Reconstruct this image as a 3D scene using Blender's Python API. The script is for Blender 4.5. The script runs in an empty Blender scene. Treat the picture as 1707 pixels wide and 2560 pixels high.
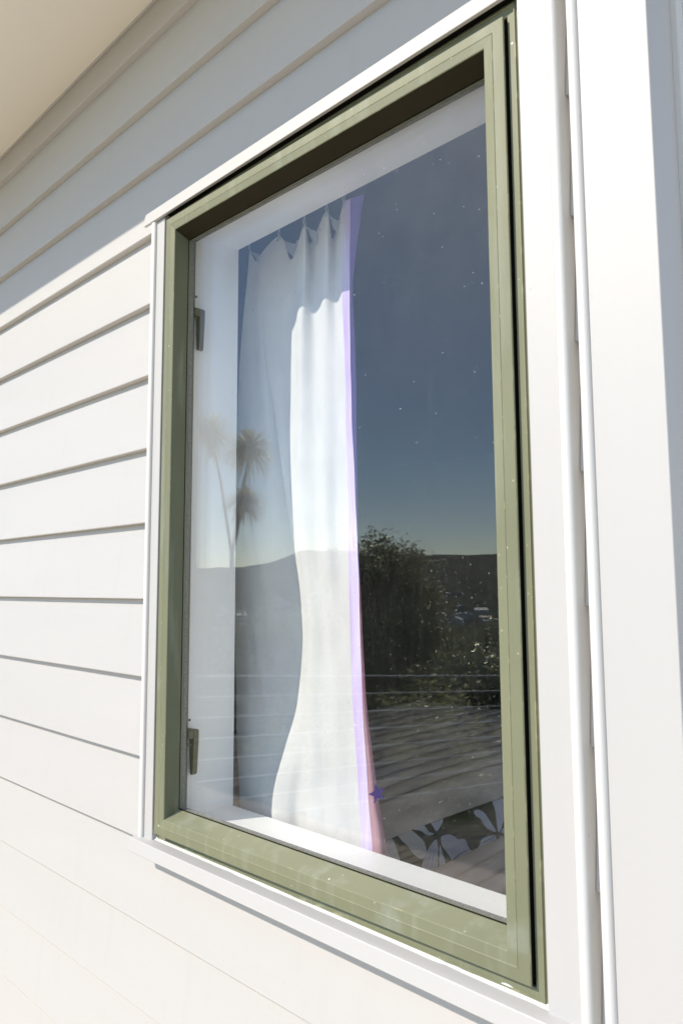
import bpy, bmesh, math, random
from mathutils import Vector, Matrix, noise
random.seed(7)
C = bpy.context.scene.collection
H = 1.5          # eye height above the deck; heights below are written relative to the eye
YO = -0.767      # the camera stands this far in front of the weatherboards (y = 0)

# ------------------------------------------------------------------ camera
cd = bpy.data.cameras.new('camera'); cam = bpy.data.objects.new('camera', cd); C.objects.link(cam)
cd.sensor_fit = 'VERTICAL'; cd.sensor_height = 36.0; cd.lens = 25.602
cd.clip_start = 0.02; cd.clip_end = 20000
a, b, g = 7.65386256e-01, 1.01520699e-01, -4.80453543e-03
F = Vector((-math.sin(a)*math.cos(b), math.cos(a)*math.cos(b), math.sin(b)))
R0 = Vector((math.cos(a), math.sin(a), 0)); U0 = R0.cross(F)
R = R0*math.cos(g) + U0*math.sin(g); U = U0*math.cos(g) - R0*math.sin(g)
m = Matrix((R, U, -F)).transposed().to_4x4(); m.translation = Vector((0, YO, H))
cam.matrix_world = m
cd.dof.use_dof = True; cd.dof.focus_distance = 1.35; cd.dof.aperture_fstop = 10.0
bpy.context.scene.camera = cam
# ------------------------------------------------------------------ sun and sky
SUN_TO = Vector((-0.505, -1.0, 0.845)).normalized()
w = bpy.data.worlds.new('World'); bpy.context.scene.world = w; w.use_nodes = True
nt = w.node_tree; bg = nt.nodes['Background']; sky = nt.nodes.new('ShaderNodeTexSky')
sky.sky_type = 'NISHITA'; sky.sun_disc = False
sky.sun_elevation = math.asin(SUN_TO.z); sky.sun_rotation = math.pi/2 - math.atan2(SUN_TO.y, SUN_TO.x)
sky.air_density = 0.85; sky.dust_density = 0.0; sky.ozone_density = 1.9; sky.altitude = 100
warm = nt.nodes.new('ShaderNodeMix'); warm.data_type = 'RGBA'; warm.blend_type = 'MULTIPLY'; warm.inputs[0].default_value = 1.0; warm.inputs[7].default_value = (1.09, 1.0, 0.91, 1)
nt.links.new(sky.outputs[0], warm.inputs[6]); nt.links.new(warm.outputs[2], bg.inputs[0]); bg.inputs[1].default_value = 0.15
ld = bpy.data.lights.new('sun', 'SUN'); ld.energy = 2.45; ld.angle = math.radians(0.53); ld.color = (1.0, 0.92, 0.805)
sun = bpy.data.objects.new('sun', ld); C.objects.link(sun)
sun.rotation_euler = SUN_TO.to_track_quat('Z', 'Y').to_euler(); sun.location = (-5, -10, 12)
vs = bpy.context.scene.view_settings; vs.view_transform = 'Standard'; vs.look = 'None'; vs.gamma = 1.0; vs.use_curve_mapping = False
vs.exposure = 0.80
cy = bpy.context.scene.cycles; cy.max_bounces = 14; cy.transparent_max_bounces = 24; cy.glossy_bounces = 6; cy.diffuse_bounces = 5; cy.transmission_bounces = 8
cy.caustics_reflective = True

# ------------------------------------------------------------------ materials
def nodes(name):
    M = bpy.data.materials.new(name); M.use_nodes = True
    return M, M.node_tree, M.node_tree.nodes['Principled BSDF']
def N(t, kind, **kw):
    n = t.nodes.new(kind)
    for k, v in kw.items():
        if k in n.inputs.keys(): n.inputs[k].default_value = v
        else: setattr(n, k, v)
    return n
def obj_co(t, scale=(1,1,1)):
    tc = t.nodes.new('ShaderNodeTexCoord'); mp = t.nodes.new('ShaderNodeMapping'); mp.inputs['Scale'].default_value = scale
    t.links.new(tc.outputs['Object'], mp.inputs[0]); return mp.outputs[0]
def noise_fac(t, co, scale, lo, hi, detail=4, rough=0.55):
    n = N(t, 'ShaderNodeTexNoise', Scale=scale, Detail=detail, Roughness=rough); t.links.new(co, n.inputs['Vector'])
    r = N(t, 'ShaderNodeMapRange'); r.inputs[1].default_value = lo; r.inputs[2].default_value = hi
    t.links.new(n.outputs['Fac'], r.inputs[0]); return r.outputs[0]
def speck_fac(t, co, scale, size, density=0.5):
    v = N(t, 'ShaderNodeTexVoronoi', Scale=scale); t.links.new(co, v.inputs['Vector'])
    r = N(t, 'ShaderNodeMapRange'); r.inputs[1].default_value = size; r.inputs[2].default_value = size*0.6
    t.links.new(v.outputs['Distance'], r.inputs[0])
    s = N(t, 'ShaderNodeSeparateColor'); t.links.new(v.outputs['Color'], s.inputs[0])
    g_ = N(t, 'ShaderNodeMath', operation='GREATER_THAN'); g_.inputs[1].default_value = 1-density; t.links.new(s.outputs[0], g_.inputs[0])
    m_ = N(t, 'ShaderNodeMath', operation='MULTIPLY'); t.links.new(r.outputs[0], m_.inputs[0]); t.links.new(g_.outputs[0], m_.inputs[1])
    return m_.outputs[0]
def mixc(t, fac, c1, c2):
    x = N(t, 'ShaderNodeMix', data_type='RGBA')
    for s, v in ((0, fac), (6, c1), (7, c2)):
        if hasattr(v, 'is_output'): t.links.new(v, x.inputs[s])
        else: x.inputs[s].default_value = v if s == 0 else (*v, 1)
    return x.outputs[2]
def mul(t, a_, k_):
    x = N(t, 'ShaderNodeMath', operation='MULTIPLY'); t.links.new(a_, x.inputs[0])
    if hasattr(k_, 'is_output'): t.links.new(k_, x.inputs[1])
    else: x.inputs[1].default_value = k_
    return x.outputs[0]
def bump(t, p, h, strength, dist):
    b_ = N(t, 'ShaderNodeBump'); b_.inputs['Strength'].default_value = strength; b_.inputs['Distance'].default_value = dist
    t.links.new(h, b_.inputs['Height']); t.links.new(b_.outputs[0], p.inputs['Normal'])

def paint(name, col, rough=0.4, dirt=0.05, stretch=(1,1,1)):
    M, t, p = nodes(name); co = obj_co(t, stretch)
    f = noise_fac(t, co, 3.0, 0.3, 0.75)
    c = mixc(t, mul(t, f, 1.0), col, tuple(x*(1-dirt) for x in col))
    c = mixc(t, mul(t, noise_fac(t, obj_co(t, (1, 1, 0.12)), 30, 0.56, 0.8, 6), dirt*2.2), c, (col[0]*0.72, col[1]*0.69, col[2]*0.62))
    c = mixc(t, mul(t, speck_fac(t, obj_co(t), 22, 0.045, 0.10), 0.45), c, (0.42, 0.40, 0.35))
    t.links.new(c, p.inputs['Base Color']); p.inputs['Roughness'].default_value = rough
    bump(t, p, noise_fac(t, obj_co(t, (0.15, 1, 1)) if dirt > 0.04 else co, 150, 0.2, 0.8, 6), 0.22, 0.0006)
    return M
WHITE = paint('weatherboard_paint', (0.545, 0.523, 0.502), 0.55, 0.045, (0.35, 1, 2.2))
TRIM = paint('trim_paint', (0.545, 0.526, 0.507), 0.5, 0.03, (1, 1, 0.5))
SCRIB = paint('lightened_scriber_paint', (0.70, 0.68, 0.65), 0.5, 0.03, (1, 1, 0.5))  # trim paint made lighter to brighten the shaded gap between the scribers
LINER = paint('reveal_paint', (0.92, 0.92, 0.91), 0.4, 0.02)
SOFFIT = paint('soffit_paint', (0.90, 0.85, 0.76), 0.55, 0.03)

def green(name, col, edge=False):
    M, t, p = nodes(name); co = obj_co(t); st = obj_co(t, (1, 1, 0.12))
    c = mixc(t, noise_fac(t, co, 5, 0.3, 0.7), col, (col[0]*0.86, col[1]*0.88, col[2]*0.9))
    c = mixc(t, mul(t, noise_fac(t, st, 40, 0.52, 0.8), 0.35), c, (0.38, 0.41, 0.33))
    c = mixc(t, mul(t, noise_fac(t, co, 9, 0.64, 0.78, 5), 0.35), c, (0.42, 0.46, 0.42))
    c = mixc(t, mul(t, speck_fac(t, co, 95, 0.13, 0.16), 0.7), c, (0.55, 0.54, 0.38))
    c = mixc(t, mul(t, speck_fac(t, co, 34, 0.07, 0.14), 0.9), c, (0.75, 0.76, 0.66))
    if edge: c = mixc(t, mul(t, noise_fac(t, co, 45, 0.56, 0.70), 0.7), c, (0.44, 0.42, 0.26))
    t.links.new(c, p.inputs['Base Color']); p.inputs['Roughness'].default_value = 0.5; p.inputs['Specular IOR Level'].default_value = 0.25
    bump(t, p, noise_fac(t, co, 220, 0.2, 0.8), 0.10, 0.0004)
    return M
GREEN = green('green_powdercoat', (0.232, 0.232, 0.142))
GREEN_EDGE = green('worn_green_edge', (0.250, 0.248, 0.148), True)

def plain(name, col, rough=0.6, metal=0.0, spec=0.5, nz=0.0, scale=20):
    M, t, p = nodes(name)
    p.inputs['Roughness'].default_value = rough; p.inputs['Metallic'].default_value = metal; p.inputs['Specular IOR Level'].default_value = spec
    c = mixc(t, noise_fac(t, obj_co(t), scale, 0.3, 0.7), col, tuple(x*(1-nz) for x in col)); t.links.new(c, p.inputs['Base Color'])
    return M
JAMB_SHADE = green('shade_jamb_bead', (0.135, 0.145, 0.09)); HEAD_SHADE = green('shade_head_bead', (0.035, 0.031, 0.018))  # sash green with shade painted in, near-black for the head
for m__ in (HEAD_SHADE,):
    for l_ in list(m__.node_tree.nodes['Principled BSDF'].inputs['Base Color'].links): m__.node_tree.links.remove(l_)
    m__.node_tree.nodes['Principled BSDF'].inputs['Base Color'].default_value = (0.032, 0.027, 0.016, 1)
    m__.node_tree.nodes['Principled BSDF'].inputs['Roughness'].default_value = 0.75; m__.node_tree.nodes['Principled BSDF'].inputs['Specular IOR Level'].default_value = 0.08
RUBBER = plain('black_rubber', (0.012, 0.012, 0.010), 0.8, spec=0.1, nz=0.3)
HANDLE = plain('bronze_handle', (0.15, 0.14, 0.075), 0.4, nz=0.25, scale=60)
# the spacer bar between the two panes: dusty grey, streaked
M_, t_, p_ = nodes('grey_spacer'); co_ = obj_co(t_, (1, 1, 1))
c_ = mixc(t_, noise_fac(t_, co_, 260, 0.4, 0.66, 6, 0.7), (0.15, 0.15, 0.145), (0.27, 0.265, 0.25)); t_.links.new(c_, p_.inputs['Base Color']); p_.inputs['Roughness'].default_value = 0.5
SPACER = M_
M_, t_, p_ = nodes('silicone_smear'); co_ = obj_co(t_, (1, 1, 1))
p_.inputs['Base Color'].default_value = (0.82, 0.82, 0.76, 1); p_.inputs['Roughness'].default_value = 0.3
SILICONE = M_

def glass(name, dust):
    M = bpy.data.materials.new(name); M.use_nodes = True; t = M.node_tree; t.nodes.clear()
    out = t.nodes.new('ShaderNodeOutputMaterial'); ge = t.nodes.new('ShaderNodeNewGeometry')
    d = N(t, 'ShaderNodeVectorMath', operation='DOT_PRODUCT'); t.links.new(ge.outputs['Normal'], d.inputs[0]); t.links.new(ge.outputs['Incoming'], d.inputs[1])
    ab = N(t, 'ShaderNodeMath', operation='ABSOLUTE'); t.links.new(d.outputs['Value'], ab.inputs[0])
    om = N(t, 'ShaderNodeMath', operation='SUBTRACT'); om.inputs[0].default_value = 1; t.links.new(ab.outputs[0], om.inputs[1])
    pw = N(t, 'ShaderNodeMath', operation='POWER'); t.links.new(om.outputs[0], pw.inputs[0]); pw.inputs[1].default_value = 5
    fr = N(t, 'ShaderNodeMath', operation='MULTIPLY_ADD'); t.links.new(pw.outputs[0], fr.inputs[0]); fr.inputs[1].default_value = 0.957; fr.inputs[2].default_value = 0.022
    tr = N(t, 'ShaderNodeBsdfTransparent'); tr.inputs[0].default_value = (0.994, 0.997, 0.996, 1)
    gl = N(t, 'ShaderNodeBsdfGlossy'); gl.inputs['Roughness'].default_value = 0.0; gl.inputs[0].default_value = (1, 1, 1, 1)
    mx = t.nodes.new('ShaderNodeMixShader'); t.links.new(fr.outputs[0], mx.inputs[0]); t.links.new(tr.outputs[0], mx.inputs[1]); t.links.new(gl.outputs[0], mx.inputs[2])
    last = mx.outputs[0]
    if dust:
        co = obj_co(t)
        s1 = mul(t, speck_fac(t, co, 80, 0.075, 0.20), 0.40)
        s2 = mul(t, speck_fac(t, co, 150, 0.15, 0.30), 0.12)
        s3 = mul(t, noise_fac(t, obj_co(t, (1, 1, 0.06)), 130, 0.52, 0.85, 3), 0.010)
        s4 = mul(t, noise_fac(t, co, 2.6, 0.42, 0.85, 6), 0.010)
        s5 = mul(t, speck_fac(t, co, 22, 0.030, 0.25), 0.35)
        sx = N(t, 'ShaderNodeSeparateXYZ'); t.links.new(obj_co(t), sx.inputs[0])
        rz = N(t, 'ShaderNodeMapRange', interpolation_type='SMOOTHSTEP'); rz.inputs[1].default_value = 0.55; rz.inputs[2].default_value = 1.25; t.links.new(sx.outputs[2], rz.inputs[0])
        rx = N(t, 'ShaderNodeMapRange', interpolation_type='SMOOTHSTEP'); rx.inputs[1].default_value = -0.25; rx.inputs[2].default_value = 0.35; t.links.new(sx.outputs[0], rx.inputs[0])
        s6 = mul(t, mul(t, mul(t, rz.outputs[0], rx.outputs[0]), noise_fac(t, co, 22, -0.3, 0.8, 4)), 0.05)
        cur = None
        for s in (s1, s2, s3, s4, s5, s6):
            if cur is None: cur = s
            else:
                ad = N(t, 'ShaderNodeMath', operation='ADD', use_clamp=True); t.links.new(cur, ad.inputs[0]); t.links.new(s, ad.inputs[1]); cur = ad.outputs[0]
        ad = N(t, 'ShaderNodeMath', operation='ADD', use_clamp=True); t.links.new(cur, ad.inputs[0]); ad.inputs[1].default_value = 0.001
        df = N(t, 'ShaderNodeBsdfDiffuse'); df.inputs[0].default_value = (0.75, 0.74, 0.70, 1)
        m2 = t.nodes.new('ShaderNodeMixShader'); t.links.new(ad.outputs[0], m2.inputs[0]); t.links.new(last, m2.inputs[1]); t.links.new(df.outputs[0], m2.inputs[2]); last = m2.outputs[0]
    t.links.new(last, out.inputs[0]); return M
GLASS = glass('dusty_outer_glass', True); GLASS_IN = glass('clear_inner_glass', False)

def cloth(name, col, trans=0.2, weave=900, nz=0.06, col2=None, streak=None):
    M = bpy.data.materials.new(name); M.use_nodes = True; t = M.node_tree; t.nodes.clear()
    out = t.nodes.new('ShaderNodeOutputMaterial'); co = obj_co(t)
    c = mixc(t, noise_fac(t, obj_co(t, streak or (1, 1, 1)), 14, 0.35, 0.65), col, col2 or tuple(x*(1-nz) for x in col))
    df = t.nodes.new('ShaderNodeBsdfDiffuse'); tl = t.nodes.new('ShaderNodeBsdfTranslucent'); mx = t.nodes.new('ShaderNodeMixShader'); mx.inputs[0].default_value = trans
    t.links.new(c, df.inputs[0]); t.links.new(c, tl.inputs[0])
    b_ = N(t, 'ShaderNodeBump'); b_.inputs['Strength'].default_value = 0.35; b_.inputs['Distance'].default_value = 0.004
    t.links.new(noise_fac(t, obj_co(t, (1, 1, 0.45)), 20, 0.25, 0.75, 7), b_.inputs['Height']); t.links.new(b_.outputs[0], df.inputs['Normal'])
    t.links.new(df.outputs[0], mx.inputs[1]); t.links.new(tl.outputs[0], mx.inputs[2]); t.links.new(mx.outputs[0], out.inputs[0]); return M
LINING = cloth('white_lining', (0.94, 0.93, 0.91), 0.30)
BAND = cloth('lilac_hem', (0.60, 0.45, 0.80), 0.10, col2=(0.76, 0.68, 0.86), streak=(3, 3, 0.25))
VIOLET = cloth('violet_print', (0.34, 0.24, 0.72), 0.2)
ROSE = cloth('rose_print', (0.78, 0.36, 0.48), 0.35, col2=(0.84, 0.60, 0.60), streak=(1, 1, 0.5))
STAR = cloth('star_print', (0.20, 0.11, 0.45), 0.05)
PEACH = cloth('peach_print', (0.80, 0.42, 0.32), 0.05)
TAPE = cloth('sheer_header_tape', (0.62, 0.64, 0.68), 0.5)
DUVET = cloth('dark_green_duvet', (0.014, 0.016, 0.012), 0, col2=(0.03, 0.033, 0.016))
PETAL = cloth('lilac_grey_petal', (0.95, 0.92, 0.93), 0); PETAL2 = cloth('mauve_petal', (0.72, 0.62, 0.68), 0, col2=(0.82, 0.74, 0.78)); PETAL3 = cloth('beige_petal', (0.82, 0.76, 0.68), 0)
STREAK = cloth('pale_petal_streak', (0.85, 0.84, 0.86), 0)
M_ = cloth('brown_grey_corduroy', (0.90, 0.68, 0.52), 0, col2=(0.58, 0.43, 0.33), streak=(1, 0.3, 1)); BLANKET = M_
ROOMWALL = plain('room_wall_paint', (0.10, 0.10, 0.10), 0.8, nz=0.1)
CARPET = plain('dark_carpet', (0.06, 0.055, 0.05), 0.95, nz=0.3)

# ------------------------------------------------------------------ mesh helpers
def mesh(name, verts, faces, mats, parent=None, fm=None, smooth=False):
    me = bpy.data.meshes.new(name); me.from_pydata([tuple(v) for v in verts], [], faces)
    for m_ in (mats if isinstance(mats, (list, tuple)) else [mats]): me.materials.append(m_)
    if fm:
        for p, i in zip(me.polygons, fm): p.material_index = i
    if smooth:
        for p in me.polygons: p.use_smooth = True
    bm = bmesh.new(); bm.from_mesh(me)
    if not smooth or smooth == 'n': bmesh.ops.recalc_face_normals(bm, faces=bm.faces)
    bm.to_mesh(me); bm.free()
    o = bpy.data.objects.new(name, me); C.objects.link(o)
    if parent is not None:
        o.parent = parent
        off = Vector((0, 0, 0)); q = parent
        while q is not None: off += q.location; q = q.parent
        for v in me.vertices: v.co -= off
    return o
class MB:
    def __init__(s): s.v = []; s.f = []; s.m = []
    def add(s, vs_, fs_, mi=0):
        k = len(s.v); s.v += [tuple(v) for v in vs_]; s.f += [tuple(i+k for i in f) for f in fs_]; s.m += [mi]*len(fs_) if isinstance(mi, int) else mi
    def box(s, x0, x1, y0, y1, z0, z1, mi=0, c=0.0):
        if c <= 0:
            v = [(x, y, z) for x in (x0, x1) for y in (y0, y1) for z in (z0, z1)]
            s.add(v, [(0,1,3,2),(4,6,7,5),(0,4,5,1),(2,3,7,6),(0,2,6,4),(1,5,7,3)], mi)
        else:
            bm = bmesh.new(); bmesh.ops.create_cube(bm, size=1)
            for v in bm.verts: v.co = Vector((x0+(v.co.x+.5)*(x1-x0), y0+(v.co.y+.5)*(y1-y0), z0+(v.co.z+.5)*(z1-z0)))
            bmesh.ops.bevel(bm, geom=list(bm.edges), offset=c, segments=3, profile=0.5, affect='EDGES')
            bm.verts.index_update(); s.add([v.co.copy() for v in bm.verts], [[v.index for v in f.verts] for f in bm.faces], mi); bm.free()
    def tube(s, pts, r, n=8, mi=0, taper=None):
        pts = [Vector(p) for p in pts]; rings = []
        for i, p in enumerate(pts):
            d = (pts[min(i+1, len(pts)-1)] - pts[max(i-1, 0)]).normalized()
            u = d.cross(Vector((0, 0, 1)));
            if u.length < 1e-3: u = d.cross(Vector((1, 0, 0)))
            u.normalize(); v = d.cross(u); rr = r if taper is None else r*taper[i]
            rings.append([p + (u*math.cos(2*math.pi*k/n) + v*math.sin(2*math.pi*k/n))*rr for k in range(n)])
        vs_ = [q for rg in rings for q in rg]; fs_ = []
        for i in range(len(rings)-1):
            for k in range(n): fs_.append((i*n+k, i*n+(k+1)%n, (i+1)*n+(k+1)%n, (i+1)*n+k))
        fs_.append(tuple(range(n))); fs_.append(tuple((len(rings)-1)*n+k for k in range(n))); s.add(vs_, fs_, mi)
    def ext_x(s, prof, x0, x1, mi=0):      # closed (y, z) profile swept along x
        n = len(prof); v = [(x0, y, z) for y, z in prof] + [(x1, y, z) for y, z in prof]
        s.add(v, [(i, (i+1)%n, n+(i+1)%n, n+i) for i in range(n)] + [tuple(range(n)), tuple(range(n, 2*n))], mi)
    def ext_z(s, prof, z0, z1, mi=0):      # closed (x, y) profile swept along z
        n = len(prof); v = [(x, y, z0) for x, y in prof] + [(x, y, z1) for x, y in prof]
        s.add(v, [(i, (i+1)%n, n+(i+1)%n, n+i) for i in range(n)] + [tuple(range(n)), tuple(range(n, 2*n))], mi)
    def ring(s, x0, x1, z0, z1, prof, mi=0, closed=False):   # mitred rectangular frame; prof = (inset, y[, material])
        n = len(prof); v = []
        for q in prof:
            t, y = q[0], q[1]; (t, tz) = t if isinstance(t, tuple) else (t, t); v += [(x0+t, y, z0+tz), (x1-t, y, z0+tz), (x1-t, y, z1-tz), (x0+t, y, z1-tz)]
        fs_ = []; ms = []
        for i in range(n if closed else n-1):
            j = (i+1) % n
            for k in range(4): fs_.append((i*4+k, i*4+(k+1)%4, j*4+(k+1)%4, j*4+k)); ms.append(prof[i][2] if len(prof[i]) > 2 else mi)
        s.add(v, fs_, ms)
    def up(s): s.v = [(x, y, z+H) for x, y, z in s.v]; return s
    def build(s, name, mats, parent=None, smooth=False): return mesh(name, s.v, s.f, mats, parent, s.m, smooth)
def empty(name, loc, label=None, cat=None, group=None, parent=None):
    o = bpy.data.objects.new(name, None); C.objects.link(o); o.location = loc; o.empty_display_size = 0.1
    if parent is not None: o.parent = parent
    if label: tag(o, label, cat, group)
    return o
def tag(o, label, cat, group=None, kind=None):
    if label: o['label'] = label
    if cat: o['category'] = cat
    if group: o['group'] = group
    if kind: o['kind'] = kind
    return o

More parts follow.
